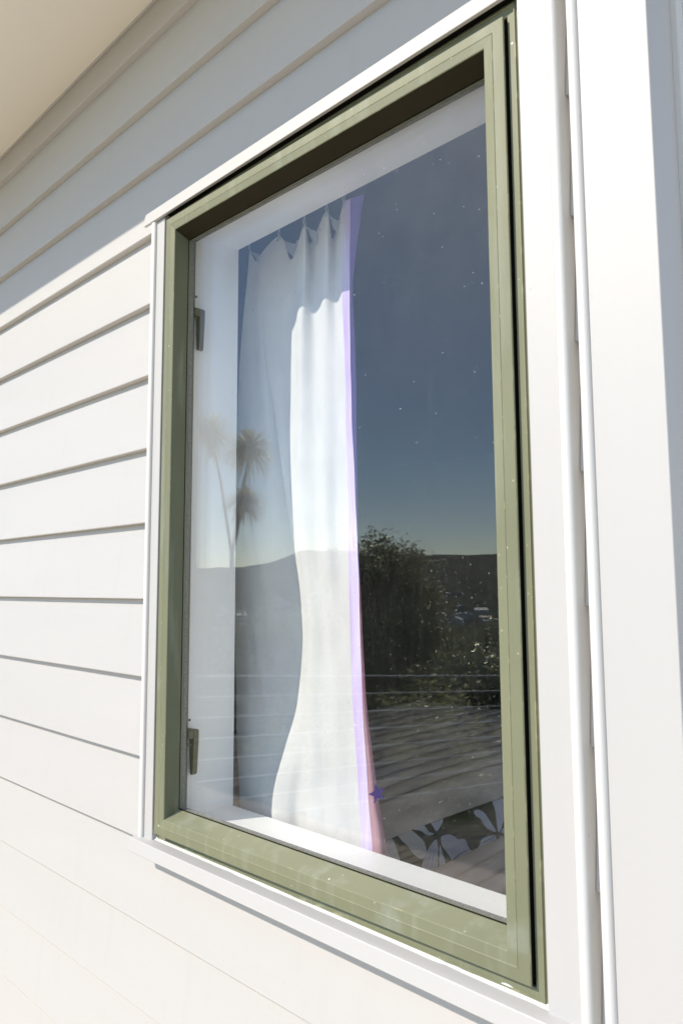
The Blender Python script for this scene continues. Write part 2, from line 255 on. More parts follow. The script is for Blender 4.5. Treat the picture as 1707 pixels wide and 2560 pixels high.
DATA = {"G":[[[-1.19,0.188,0.7282],[-1.1966,0.188,0.6635],[-1.2076,0.188,0.5884],[-1.2231,0.188,0.4179],[-1.228,0.188,0.154],[-1.2303,0.19,-0.048],[-1.2234,0.188,-0.2263],[-1.1935,0.178,-0.4103],[-1.1849,0.178,-0.5254],[-1.1849,0.178,-1.1]],[[-1.173,0.195,0.6906],[-1.1845,0.195,0.6619],[-1.1895,0.195,0.5854],[-1.1893,0.193,0.4123],[-1.1907,0.191,0.1515],[-1.1906,0.193,-0.0473],[-1.1794,0.188,-0.222],[-1.1411,0.173,-0.3996],[-1.1333,0.173,-0.5118],[-1.1333,0.173,-1.1]],[[-1.162,0.198,0.6832],[-1.1617,0.198,0.6559],[-1.161,0.198,0.5786],[-1.1416,0.195,0.4036],[-1.1206,0.193,0.1465],[-1.1221,0.199,-0.0462],[-1.1155,0.191,-0.2159],[-1.0965,0.165,-0.3897],[-1.0894,0.163,-0.4987],[-1.0894,0.163,-1.1]],[[-1.1684,0.218,0.6937],[-1.1677,0.225,0.6661],[-1.1527,0.225,0.5837],[-1.114,0.225,0.4041],[-1.0627,0.221,0.1443],[-1.0386,0.208,-0.0449],[-1.0661,0.196,-0.2116],[-1.0755,0.16,-0.3848],[-1.0735,0.159,-0.4939],[-1.0735,0.159,-1.1]],[[-1.187,0.198,0.6961],[-1.1876,0.2,0.6644],[-1.1779,0.2,0.5837],[-1.1272,0.197,0.4012],[-1.0654,0.193,0.1425],[-1.0362,0.2,-0.0446],[-1.0391,0.195,-0.2088],[-1.0575,0.154,-0.3803],[-1.0544,0.153,-0.4878],[-1.0544,0.153,-1.1]],[[-1.0872,0.183,0.72],[-1.1015,0.19,0.635],[-1.1011,0.19,0.5602],[-1.084,0.19,0.3916],[-1.0487,0.186,0.1409],[-1.0118,0.184,-0.0437],[-1.0077,0.178,-0.2038],[-1.0281,0.159,-0.3758],[-1.0301,0.159,-0.4835],[-1.0301,0.159,-1.1]],[[-1.0552,0.188,0.6606],[-1.0502,0.186,0.618],[-1.0467,0.183,0.5435],[-1.0359,0.176,0.3797],[-1.0237,0.17,0.138],[-0.9801,0.163,-0.0426],[-0.9802,0.163,-0.1995],[-1.0063,0.167,-0.3734],[-1.0049,0.168,-0.4798],[-1.0049,0.168,-1.1]],[[-0.9846,0.158,0.6999],[-0.9848,0.156,0.5887],[-0.9901,0.153,0.52],[-0.9933,0.155,0.3675],[-0.9936,0.159,0.135],[-0.9634,0.158,-0.0422],[-0.9624,0.158,-0.1971],[-0.966,0.158,-0.3641],[-0.966,0.158,-0.4679],[-0.966,0.158,-1.1]],[[-1.0001,0.188,0.6751],[-0.9858,0.179,0.5962],[-0.9693,0.17,0.5191],[-0.9633,0.164,0.3635],[-0.9593,0.162,0.1328],[-0.9417,0.16,-0.0418],[-0.9401,0.159,-0.195],[-0.9329,0.16,-0.3584],[-0.9279,0.16,-0.4593],[-0.9279,0.16,-1.1]],[[-0.9206,0.155,0.7004],[-0.9264,0.158,0.5714],[-0.9279,0.157,0.5043],[-0.9306,0.158,0.3561],[-0.9291,0.158,0.1303],[-0.9166,0.158,-0.0413],[-0.9141,0.158,-0.1924],[-0.8991,0.158,-0.3517],[-0.8905,0.158,-0.4498],[-0.8905,0.158,-1.1]],[[-0.9323,0.183,0.6605],[-0.9193,0.174,0.5742],[-0.9075,0.165,0.501],[-0.9044,0.161,0.3516],[-0.9072,0.166,0.1293],[-0.8946,0.163,-0.041],[-0.8895,0.161,-0.1902],[-0.8764,0.16,-0.3479],[-0.8682,0.159,-0.4448],[-0.8682,0.159,-1.1]],[[-0.8793,0.158,0.7054],[-0.8825,0.158,0.558],[-0.883,0.158,0.4924],[-0.8804,0.161,0.347],[-0.8775,0.163,0.1269],[-0.8747,0.163,-0.0406],[-0.8687,0.163,-0.1884],[-0.8562,0.161,-0.3443],[-0.8485,0.159,-0.44],[-0.8485,0.159,-1.1]],[[-0.8628,0.158,0.704],[-0.8651,0.158,0.5527],[-0.8657,0.158,0.4877],[-0.8646,0.159,0.3436],[-0.8559,0.16,0.1252],[-0.8483,0.16,-0.0401],[-0.842,0.158,-0.1852],[-0.8292,0.155,-0.3381],[-0.8181,0.153,-0.4312],[-0.8181,0.153,-1.1]],[[-0.8598,0.188,0.7224],[-0.8833,0.188,0.5676],[-0.8838,0.188,0.5009],[-0.8787,0.188,0.3519],[-0.8694,0.178,0.1274],[-0.8562,0.173,-0.0406],[-0.8448,0.171,-0.1869],[-0.8233,0.171,-0.3402],[-0.8048,0.171,-0.4326],[-0.8048,0.171,-1.1]],[[-0.8958,0.233,0.752],[-0.9318,0.233,0.5964],[-0.9324,0.233,0.5264],[-0.9269,0.233,0.3698],[-0.9256,0.233,0.1352],[-0.9195,0.233,-0.0433],[-0.9081,0.233,-0.2],[-0.8808,0.233,-0.3633],[-0.8599,0.233,-0.4617],[-0.8599,0.233,-1.1]]],"pet":[[[-1.124,0.5268],[-1.1756,0.6101],[-1.1716,0.6207],[-1.1436,0.5973],[-1.1041,0.5611],[-1.0609,0.5181],[-1.0342,0.4793],[-1.0578,0.4711]],[[-1.181,0.6492],[-1.1783,0.6976],[-1.1403,0.6782],[-1.1036,0.6558],[-1.0796,0.6322],[-1.0622,0.6145],[-1.0342,0.5653],[-1.0449,0.5627],[-1.0701,0.5734],[-1.1094,0.6043],[-1.1436,0.6227]],[[-1.1707,0.7719],[-1.1869,0.807],[-1.1798,0.8395],[-1.1607,0.8111],[-1.1418,0.7793],[-1.1173,0.725],[-1.1435,0.7489]],[[-1.1729,0.698],[-1.1726,0.7457],[-1.1485,0.7254],[-1.1276,0.7127],[-1.1131,0.7126],[-1.1142,0.692],[-1.1285,0.6937],[-1.1522,0.7081]],[[-1.0943,0.6947],[-1.08,0.6567],[-1.0618,0.615],[-1.0342,0.5653],[-1.0087,0.524],[-0.9734,0.4891],[-0.9453,0.4831],[-0.9688,0.5269],[-1.0304,0.6144]],[[-1.0662,0.6696],[-1.0312,0.6294],[-0.9892,0.5853],[-0.9521,0.5358],[-0.9275,0.4997],[-0.9424,0.4986],[-0.966,0.5295],[-1.0286,0.6161]],[[-1.0898,0.7032],[-1.0941,0.7214],[-1.0898,0.7362],[-1.0779,0.7383],[-1.0549,0.7228],[-1.0466,0.7392],[-1.031,0.7279],[-1.0037,0.695],[-0.9701,0.6708],[-0.9499,0.6367],[-0.9496,0.6079],[-0.9546,0.5875],[-0.9736,0.589],[-0.997,0.6151],[-1.0236,0.6365],[-1.0582,0.6646]],[[-1.1492,0.9321],[-1.1506,0.9474],[-1.1425,0.9527],[-1.1202,0.9406],[-1.0787,0.8977],[-1.0435,0.8614],[-1.0091,0.8261],[-1.0359,0.8305],[-1.0642,0.8517],[-1.0925,0.8848],[-1.1236,0.9023]],[[-1.1669,1.0502],[-1.1642,1.0745],[-1.1605,1.1027],[-1.0613,0.9447],[-1.0136,0.8514],[-1.0042,0.8215],[-1.0444,0.8799],[-1.1037,0.9691]],[[-0.9995,0.8098],[-1.0099,0.8019],[-1.0162,0.7835],[-1.0125,0.7581],[-0.9926,0.7218],[-0.9746,0.6783],[-0.9579,0.6669],[-0.951,0.6749],[-0.9554,0.7042],[-0.9743,0.7555]],[[-0.9924,0.8058],[-0.9881,0.8204],[-0.9647,0.7984],[-0.9436,0.7594],[-0.9519,0.7354]],[[-1.0088,0.8373],[-1.0249,0.898],[-1.0118,0.9201],[-0.9896,0.8737],[-0.9916,0.8261]]],"streak":[[[-1.0833,0.679],[-1.0463,0.5996],[-1.0267,0.5648]],[[-1.0714,0.6647],[-1.0429,0.6105],[-0.9891,0.525]],[[-1.0524,0.6414],[-1.0157,0.5826],[-0.9958,0.5502]],[[-1.0414,0.6356],[-0.9997,0.5828],[-0.969,0.5369]],[[-1.0293,0.6233],[-0.9928,0.5818],[-0.9634,0.5422]],[[-1.0773,0.689],[-1.0688,0.6994],[-1.0558,0.7004]],[[-1.0644,0.6713],[-1.055,0.6801],[-1.031,0.6654]],[[-1.0566,0.6661],[-1.0375,0.6594],[-1.0134,0.6381]],[[-1.1735,0.7891],[-1.1482,0.7636],[-1.1259,0.7373]],[[-1.1764,0.8168],[-1.1511,0.7803],[-1.1269,0.7409]],[[-1.1681,0.7212],[-1.1313,0.6956],[-1.1156,0.6968]],[[-1.1683,0.7401],[-1.1345,0.7108],[-1.1147,0.7066]],[[-1.0086,0.5967],[-0.9782,0.5667],[-0.9617,0.5438]]],"dark":[[[-0.9805,0.5971],[-0.9925,0.6422],[-0.9951,0.6749],[-0.9908,0.687]],[[-0.9951,0.7236],[-0.9962,0.7604],[-0.9958,0.7999]],[[-0.9673,0.5351],[-0.969,0.5473],[-0.9663,0.5568]]]}

# ================================================================== the house
house = empty('house', (-1.0, 0.3, 0), 'white weatherboard house wall and corner around a green framed window, under a pale soffit', 'house')
e = 0.0158; LIP0 = 0.7270; CV = 0.15
def board_prof(zl, zlo=None, zhi=None):
    # bevel-back board: thick bottom lip at y=0, face leaning back to y=e under the board above
    zl2 = zl + CV + 0.012
    fy = lambda z: (z - zl)/(CV)*(e-0.0005)
    zt = zl2 if zhi is None or zhi > zl2 else zhi
    zb = zl if zlo is None or zlo < zl else zlo
    if zt <= zb: return None
    if zb == zl: lo = [(0.0016, zl), (0.0004, zl+0.0004), (0.0, zl+0.0018)]
    else: lo = [(fy(zb), zb)]
    return [(0.0205, zb)] + lo + [(fy(zt), zt), (0.0205, zt)]
LIPS = [LIP0 + CV*k for k in range(3, -15, -1)]
mb = MB()
def boards(x0, x1, zlo=None, zhi=None):
    for k, zl in enumerate(LIPS):
        if zhi is not None and zl >= zhi: continue
        if zlo is not None and zl + CV + 0.012 <= zlo: continue
        p = board_prof(zl, zlo, zhi)
        if p: mb.ext_x(p, x0, x1)
boards(-5.5, -1.2315)                       # long run to the left of the window
boards(-1.2315, -0.353, zlo=0.733)          # over the window
boards(-1.2315, -0.353, zhi=-0.463)         # under the sill
boards(-0.353, -0.300)
boards(-0.3665, -0.353, zlo=-0.463, zhi=0.733)
mb.up().build('weatherboards', WHITE, house)
# return wall round the corner, running away from the camera
mb = MB()
WY0, WY1, WZ0, WZ1 = 0.34, 2.35, -0.473, 0.727        # unseen window added round the corner to light bed and room
for zl in LIPS:
    p = board_prof(zl)
    pr = [(-0.2800 - y - 0.0, z) for y, z in p]; n = len(pr)
    for y0, y1 in (((0.079, WY0-0.06), (WY1+0.06, 4.2)) if WZ0-0.01 <= zl < WZ1-0.01 else ((0.079, 4.2),)):
        mb.add([(x, y0, z) for x, z in pr] + [(x, y1, z) for x, z in pr], [(i, (i+1)%n, n+(i+1)%n, n+i) for i in range(n)] + [tuple(range(n)), tuple(range(n, 2*n))])
mb.up().build('return_weatherboards', WHITE, house)
# wall core (with the window opening) and inner lining of the room
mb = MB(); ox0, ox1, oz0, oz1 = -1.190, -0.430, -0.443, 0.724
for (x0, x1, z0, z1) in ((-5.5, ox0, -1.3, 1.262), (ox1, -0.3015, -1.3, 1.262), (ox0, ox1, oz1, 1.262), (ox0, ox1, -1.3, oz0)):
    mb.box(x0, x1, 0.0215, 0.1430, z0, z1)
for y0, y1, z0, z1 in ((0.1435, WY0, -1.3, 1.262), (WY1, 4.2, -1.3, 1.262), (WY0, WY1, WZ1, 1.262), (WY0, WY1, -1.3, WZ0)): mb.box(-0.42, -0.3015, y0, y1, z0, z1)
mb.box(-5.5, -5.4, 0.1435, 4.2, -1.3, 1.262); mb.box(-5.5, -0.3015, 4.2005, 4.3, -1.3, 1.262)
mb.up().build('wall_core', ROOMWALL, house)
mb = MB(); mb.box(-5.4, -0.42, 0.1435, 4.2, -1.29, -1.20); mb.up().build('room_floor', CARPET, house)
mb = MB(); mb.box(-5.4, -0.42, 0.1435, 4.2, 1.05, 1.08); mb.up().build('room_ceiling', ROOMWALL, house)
# soffit, fascia, gutter and roof
mb = MB(); mb.box(-5.8, 0.28, -0.531, 0.0205, 1.263, 1.275); mb.up(); so = mb.build('soffit', SOFFIT, house); so['label'] = 'pale soffit lining under the eaves'
mb = MB(); mb.tube([(-5.8, 0.0045, 1.2615), (-0.25, 0.0045, 1.2615)], 0.0015, 8); mb.up().build('soffit_bead', TRIM, house, True)
mb = MB(); mb.box(-5.8, 0.30, -0.555, -0.5315, 1.258, 1.44, c=0.002); mb.up().build('fascia', TRIM, house)
mb = MB(); pr = [(-0.5555, 1.44), (-0.5555, 1.32), (-0.60, 1.315), (-0.66, 1.33), (-0.672, 1.36), (-0.672, 1.44), (-0.669, 1.44), (-0.669, 1.361), (-0.658, 1.333), (-0.60, 1.318), (-0.5585, 1.323), (-0.5585, 1.44)]
mb.ext_x(pr, -5.8, 0.30); mb.up().build('gutter', TRIM, house)
mb = MB(); mb.add([(-5.9, -0.64, 1.45), (0.35, -0.64, 1.45), (0.35, 5.2, 3.2), (-5.9, 5.2, 3.2), (-5.9, -0.64, 1.47), (0.35, -0.64, 1.47), (0.35, 5.2, 3.22), (-5.9, 5.2, 3.22)],
    [(0,1,2,3),(7,6,5,4),(0,4,5,1),(1,5,6,2),(2,6,7,3),(3,7,4,0)]); mb.up()
ROOF = plain('dark_roof_steel', (0.05, 0.055, 0.06), 0.45, 0.2); mb.build('roof', ROOF, house)

side = MB()
for y0, y1, z0, z1 in ((WY0-0.058, WY0, WZ0+0.002, WZ1-0.002), (WY1, WY1+0.058, WZ0+0.002, WZ1-0.002), (WY0, WY1, WZ0+0.002, WZ0+0.05), (WY0, WY1, WZ1-0.05, WZ1-0.002)): side.box(-0.300, -0.262, y0, y1, z0, z1)
side.up(); fill_win = side.build('window', GREEN, house); fill_win['label'] = 'unseen window frame added around the corner to light the room'
mb = MB(); mb.box(-0.285, -0.281, WY0, WY1, WZ0+0.05, WZ1-0.05); mb.up(); mb.build('pane', GLASS_IN, fill_win)

# ---- timber trim: architraves, scribers, corner boards, head board, sill
def roll(x0, x1, yf, yb=0.0205, r=0.006, n=6, both=True):      # (x, y) profile with a rounded front
    pr = [(x0, yb)]
    for i in range(n+1):
        t = math.pi/2*i/n; rl = r*0.55; pr.append((x0 + rl - rl*math.cos(t), yf + rl - rl*math.sin(t)))
    for i in range(n+1):
        t = math.pi/2*i/n; pr.append((x1 - r + r*math.sin(t), yf + r - r*math.cos(t)))
    pr.append((x1, yb)); return pr
mb = MB(); mb.ext_z(roll(-1.2435, -1.2305, -0.0205, r=0.0045), -0.462, 0.7288); mb.up(); o = mb.build('scriber', SCRIB, house); o['label'] = 'slim white scriber left of the window'
mb = MB(); mb.ext_z(roll(-1.2303, -1.2035, -0.0150, r=0.0018), -0.4655, 0.7288); mb.up(); o = mb.build('architrave', TRIM, house); o['label'] = 'narrow white architrave left of the window'
mb = MB(); mb.ext_z(roll(-0.4187, -0.3800, -0.0150, r=0.0018), -0.4655, 0.7288); mb.up(); o = mb.build('architrave', TRIM, house); o['label'] = 'wide white architrave right of the window'
mb = MB(); mb.ext_z(roll(-0.3797, -0.3672, -0.0200, r=0.0062), -1.3, 1.255); mb.up(); o = mb.build('scriber', SCRIB, house); o['label'] = 'rounded white scriber beside the right architrave'
mb = MB(); mb.ext_z(roll(-0.3540, -0.3420, -0.0200, r=0.0062), -1.3, 1.255); mb.up(); o = mb.build('scriber', SCRIB, house); o['label'] = 'rounded white scriber against the corner board'
mb = MB(); mb.ext_z(roll(-0.3417, -0.2642, -0.0150, yb=0.0205, r=0.0015), -1.3, 1.262); mb.up(); o = mb.build('corner_board', TRIM, house); o['label'] = 'sunlit front corner board'
mb = MB(); mb.box(-0.300, -0.2645, 0.0208, 0.0600, -1.3, 1.262); mb.up(); o = mb.build('corner_board', TRIM, house); o['label'] = 'shaded side corner board'
mb = MB(); mb.box(-0.300, -0.2562, 0.0603, 0.0790, -1.3, 1.262, c=0.0025); mb.up(); o = mb.build('scriber', SCRIB, house); o['label'] = 'shaded scriber around the corner'
# head board: a front lip with a weathered slope on top
mb = MB(); pr = [(0.0204, 0.7290), (-0.0150, 0.7290), (-0.0150, 0.7300), (-0.0215, 0.7295), (-0.0225, 0.7305), (-0.0205, 0.7540), (-0.0190, 0.7555), (0.0204, 0.7640)]
pr = [(0.0060, 0.7500), (-0.0165, 0.7490), (-0.0168, 0.7292), (-0.0219, 0.7290), (-0.0225, 0.7297), (-0.0198, 0.7545), (-0.0190, 0.7555), (0.0204, 0.7625), (0.0204, 0.7500)]
mb.ext_x(pr, -1.2680, -0.3805); mb.up(); o = mb.build('head_board', TRIM, house); o['label'] = 'white head board over the window'
# sill board with silicone smeared along its back edge
mb = MB(); pr = [(0.0204, -0.4820), (-0.0338, -0.4820), (-0.0350, -0.4808), (-0.0322, -0.4600), (-0.0308, -0.4587), (-0.0040, -0.4560), (0.0204, -0.4560)]
mb.ext_x(pr, -1.2520, -0.3805); mb.up(); o = mb.build('sill_board', TRIM, house); o['label'] = 'white sill board under the window'

# ---- the window
win = empty('window', (-0.81, 0, H-0.45)); win.parent = house; win.location = Vector((-0.81, 0, H-0.45)) - Vector(house.location)
win['label'] = 'green aluminium casement window'
FX0, FX1, FZ0, FZ1 = -1.2030, -0.4190, -0.4600, 0.7330
mb = MB()   # outer frame: face with a raised ridge, a step back to the rebate
mb.ring(FX0, FX1, FZ0, FZ1, [(0.0, 0.030, 0), (0.0, -0.0030, 1), (0.0008, -0.0046, 0), (0.0055, -0.0060, 1), (0.0068, -0.0085, 1), (0.0080, -0.0085, 1), (0.0088, -0.0065, 0), (0.0178, -0.0060, 1), (0.0186, -0.0050, 0), (0.0188, 0.0300, 0), (0.0330, 0.0320, 0), (0.0330, 0.0358, 0), (0.0, 0.0358, 0)])
# it is drawn as a closed ring only from the front
mb.up(); frame = mb.build('frame', [GREEN, GREEN_EDGE], win)
mb = MB(); mb.ring(-1.1870, -0.4330, -0.4440, 0.7170, [(0.0, 0.0045, 0), (0.0, -0.0020, 0), (0.0030, -0.0020, 0), (0.0030, 0.0045, 0)]); mb.up(); mb.build('seal', RUBBER, win)
# black strip filling the head cavity
mb = MB(); mb.box(-1.2030, -0.4190, -0.0158, 0.0050, 0.7345, 0.7488); mb.up(); mb.build('head_strip', RUBBER, win)
# casement sash, standing a little ajar on its left side
SX0, SX1, SZ0, SZ1 = -1.1817, -0.4382, -0.4385, 0.7115
ang = math.atan(0.010/0.7435)
def ajar(v):
    x, y, z = v; dx = x - SX1; y2 = y
    return (SX1 + dx*math.cos(ang) - y2*math.sin(ang)*0, y + dx*math.sin(ang), z)
def sash_build(mb_, name, mats, smooth=False):
    mb_.v = [ajar(v) for v in mb_.v]; mb_.up(); return mb_.build(name, mats, win, smooth)
mb = MB()
mb.ring(SX0, SX1, SZ0, SZ1, [(0.0020, 0.028, 2), (0.0020, -0.0085, 2), (0.0004, -0.0120, 0), (0.0, -0.0138, 1), (0.0010, -0.0150, 0), (0.0150, -0.0160, 1), (0.0158, -0.0168, 1), (0.0168, -0.0162, 0),
    (0.0284, -0.0146, 1), (0.0294, -0.0136, 0), ((0.0322, 0.0420), 0.0154, 0), ((0.0322, 0.0420), 0.0285, 0), (0.0020, 0.0285, 0)])
# painted shade on the glazing rebate: near-black under the head, darkened green down jambs
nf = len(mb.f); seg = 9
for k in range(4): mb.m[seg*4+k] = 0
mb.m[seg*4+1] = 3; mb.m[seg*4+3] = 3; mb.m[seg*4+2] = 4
sash_build(mb, 'sash', [GREEN, GREEN_EDGE, RUBBER, JAMB_SHADE, HEAD_SHADE])
mb = MB(); mb.ring(SX0, SX1, SZ0, SZ1, [((0.0300, 0.0395), 0.0142, 0), ((0.0330, 0.0428), 0.0150, 0), ((0.0334, 0.0434), 0.0158, 0)]); sash_build(mb, 'gasket', [RUBBER])
mb = MB(); mb.ring(SX0, SX1, SZ0, SZ1, [((0.0290, 0.0360), 0.0206, 0), ((0.0330, 0.0430), 0.0206, 0), ((0.0333, 0.0434), 0.0272, 0), ((0.0290, 0.0360), 0.0272, 0)]); sash_build(mb, 'spacer', [SPACER])
mb = MB(); mb.box(SX0+0.0280, SX1-0.0280, 0.0162, 0.0202, SZ0+0.034, SZ1-0.034); p1 = sash_build(mb, 'pane', [GLASS]); p1['label'] = 'dusty outer glass pane'
mb = MB(); mb.box(SX0+0.0280, SX1-0.0280, 0.0282, 0.0322, SZ0+0.034, SZ1-0.034); p2 = sash_build(mb, 'pane', [GLASS_IN]); p2['label'] = 'inner glass pane'
def handle(zt, lab):
    # wedge handle: a short arm off the stile and a tapering blade hanging from it
    mb = MB()
    pr = [(-1.1675, 0.000, .036), (-1.1530, -0.0015, .046), (-1.1512, -0.0045, .047), (-1.1514, -0.018, .047), (-1.1552, -0.0800, .047), (-1.1575, -0.0835, .047), (-1.1620, -0.0835, .047), (-1.1636, -0.0800, .047), (-1.1668, -0.0240, .047), (-1.1672, -0.0190, .045), (-1.1680, -0.0180, .036)]
    n = len(pr)
    mb.add([(x, y, zt+z) for x, z, y in pr] + [(x-0.0010, y+0.011, zt+z) for x, z, y in pr], [(i, (i+1)%n, n+(i+1)%n, n+i) for i in range(n)] + [tuple(range(n)), tuple(range(n, 2*n))])
    mb.box(-1.1625, -1.1530, 0.0345, 0.0560, zt-0.0175, zt-0.0018, c=0.002)
    for dz in (0.018, -0.026): mb.tube([(-1.1500, 0.0350, zt+dz-0.002), (-1.1500, 0.0350, zt+dz+0.002)], 0.0020, 10)
    o = sash_build(mb, 'handle', [HANDLE]); o['label'] = lab
    md = o.modifiers.new('bevel', 'BEVEL'); md.width = 0.0008; md.segments = 2; md.limit_method = 'ANGLE'
handle(0.5440, 'upper wedge latch handle'); handle(-0.2610, 'lower wedge latch handle')
# timber reveal liner and inner sill
mb = MB(); LX0, LX1, LZ0, LZ1 = -1.1700, -0.4480, -0.4227, 0.7040
mb.box(LX0-0.018, LX0, 0.0362, 0.1428, LZ0, LZ1); mb.box(LX1, LX1+0.018, 0.0362, 0.1428, LZ0, LZ1); mb.box(LX0-0.018, LX1+0.018, 0.0362, 0.1428, LZ1+0.0001, LZ1+0.018)
mb.up(); mb.build('reveal', LINER, win)
mb = MB(); mb.box(LX0-0.018, LX1+0.018, 0.0362, 0.1430, LZ0-0.018, LZ0-0.0002, c=0.0012); mb.up(); mb.build('inner_sill', LINER, win)
# silicone smeared where the frame meets the sill board
mb = MB(); random.seed(3); n = 150; vs_ = []; xs = [FX0 + (FX1-FX0)*i/n for i in range(n+1)]
for i, x in enumerate(xs):
    s = 0.0035 + 0.0050*noise.noise(Vector((x*14, 0, 1))) + 0.0025*noise.noise(Vector((x*60, 2, 1))); s = max(0.0012, s)
    vs_ += [(x, -0.0110 - 0.002*noise.noise(Vector((x*30, 5, 1))), -0.4567), (x, -0.0085, -0.4567+s*0.3), (x, -0.0070, -0.4567+s), (x, -0.0040, -0.4560+s)]
fs_ = [(i*4+k, (i+1)*4+k, (i+1)*4+k+1, i*4+k+1) for i in range(n) for k in range(3)]
mb.add(vs_, fs_); mb.up(); mb.build('sealant', SILICONE, win, 'n')

# ================================================================== in the room
def interp_grid(G, nu, nv):
    def cr(p0, p1, p2, p3, t):
        return p1*1.0 + (p2-p0)*0.5*t + (p0*2-p1*5+p2*4-p3)*0.5*t*t + (p1*3-p0-p2*3+p3)*0.5*t*t*t
    G = [[Vector(p) for p in col] for col in G]; nc, nr = len(G), len(G[0])
    cols = []
    for c in G:
        out = []
        def tan_(j):
            a_, b_ = c[max(j-1, 0)], c[min(j+1, nr-1)]; dz = b_.z - a_.z
            return (b_-a_)/dz if abs(dz) > 1e-6 else Vector((0, 0, 1))
        for j in range(nr-1):
            h_ = c[j+1].z - c[j].z; m0, m1 = tan_(j)*h_, tan_(j+1)*h_
            for s in range(nv):
                t = s/nv; out.append(c[j]*(2*t**3-3*t*t+1) + m0*(t**3-2*t*t+t) + c[j+1]*(3*t*t-2*t**3) + m1*(t**3-t*t))
        out.append(c[-1].copy()); cols.append(out)
    res = []
    for i in range(nc-1):
        for s in range(nu):
            res.append([cr(cols[max(i-1, 0)][j], cols[i][j], cols[i+1][j], cols[min(i+2, nc-1)][j], s/nu) for j in range(len(cols[0]))])
    res.append(cols[-1]); return res
def sheet(name, G, mats, parent, nu=10, nv=12, fmf=None, wob=0.0038, extra=None):
    g_ = interp_grid(G, nu, nv); nr = len(g_[0]); vs_ = []
    for i, c in enumerate(g_):
        for p in c:
            q = p.copy(); top = min(1, max(0, (0.70 - q.z)/0.2))
            q.y += wob*top*(noise.noise(Vector((q.x*16, q.z*4.0, 3))) + 0.5*noise.noise(Vector((q.x*40+q.z*9, q.z*11, 8)))) ; vs_.append((q.x, q.y, q.z+H))
    fs_ = [(i*nr+j, (i+1)*nr+j, (i+1)*nr+j+1, i*nr+j+1) for i in range(len(g_)-1) for j in range(nr-1)]
    fm = [fmf(sum((Vector(vs_[k]) for k in f), Vector())/4) for f in fs_] if fmf else None
    if extra:
        k = len(vs_); vs_ += [(x, y, z+H) for x, y, z in extra.v]; fs_ += [tuple(i+k for i in f) for f in extra.f]; fm = (fm or [0]*(len(fs_)-len(extra.f))) + extra.m
    return mesh(name, vs_, fs_, mats, parent, fm, True)
G = DATA['G']
cur = empty('curtain', (-1.05, 0.17, H+0.75), 'white lined curtain with a lilac hem, pushed to the left side of the window', 'curtain')
o = sheet('lining', G[:12], LINING, cur); 
o = sheet('hem_band', G[11:13], BAND, cur, 4); o['label'] = 'lilac hem band'
# stars printed on the face, one showing by the sill
mb = MB()
def star(cx, cy, cz, r, ux, mi):
    vs_ = [(cx, cy, cz)]
    for k in range(10):
        rr = r if k % 2 == 0 else r*0.42; t = math.pi/2 + 0.25 + k*math.pi/5; vs_.append((cx+ux[0]*rr*math.cos(t), cy+ux[1]*rr*math.cos(t), cz+rr*math.sin(t)))
    mb.add(vs_, [(0, k+1, (k+1) % 10+1) for k in range(10)], mi)
def face_pt(u, z):   # point on the printed face at parameter u between hem and fold
    A = G[12]; B = G[13]
    for j in range(len(A)-1):
        if A[j][2] >= z >= A[j+1][2]:
            t = (A[j][2]-z)/(A[j][2]-A[j+1][2]); pa = Vector(A[j]).lerp(Vector(A[j+1]), t); pb = Vector(B[j]).lerp(Vector(B[j+1]), t); return pa.lerp(pb, u), (pb-pa).normalized()
for u, z, r in ((0.80, -0.338, 0.017), ):
    p, dv = face_pt(u, z); nrm = Vector((dv.y, -dv.x, 0)).normalized()*0.008
    star(p.x+nrm.x, p.y+nrm.y, p.z, r, (dv.x, dv.y), 2)
o = sheet('printed_face', G[12:15], [ROSE, VIOLET, STAR], cur, 6, fmf=lambda c: 1 if c.z-H > 0.02 + 0.02*math.sin(c.x*200) else 0, extra=mb); o['label'] = 'rose and violet printed face with stars'
# header tape and hooks
RAILZ = 0.785
mb = MB(); mb.box(-1.42, -0.30, 0.150, 0.172, RAILZ, RAILZ+0.018, c=0.002); mb.up(); o = mb.build('curtain_rail', TRIM); tag(o, 'white curtain rail fixed above the inside of the window', 'rail')
HOOK = plain('clear_plastic_hook', (0.6, 0.62, 0.65), 0.3)
for i in (0, 5, 7, 9, 11):
    x, y, z = G[i][0]
    mb = MB(); pts = [(x, y+0.004, z-0.012), (x, y-0.003, z+0.004), (x+0.002, y-0.001, z+0.02), (x+0.001, 0.161, RAILZ-0.012), (x, 0.161, RAILZ+0.001)]
    mb.tube(pts, 0.0013, 6); mb.tube([(x+0.005, y, z-0.010), (x+0.006, y-0.004, z+0.008), (x+0.002, y-0.001, z+0.02)], 0.0010, 6); mb.up(); mb.build('hook', HOOK, cur, True)
# pleat bunches (sheer tape scallops) between the hooks
mb = MB(); g_ = interp_grid(G[:12], 8, 2); vs_ = []; k = 0
idx = [0, 5, 7, 9, 11]
for q in range(4):
    A = Vector(G[idx[q]][0]); B = Vector(G[idx[q+1]][0]); base = len(mb.v); nn = 14; row = []
    for s in range(nn+1):
        t = s/nn; sag = math.sin(math.pi*t); p = A.lerp(B, t)
        row += [(p.x, p.y + 0.012*sag + 0.004*math.sin(t*19), p.z - 0.020*sag - 0.002), (p.x+0.002, p.y + 0.014*sag + 0.003*math.sin(t*23), p.z - 0.048*sag - 0.006)]
    mb.add(row, [(2*s, 2*s+2, 2*s+3, 2*s+1) for s in range(nn)])
mb.up(); mb.build('header_tape', TAPE, cur, True)
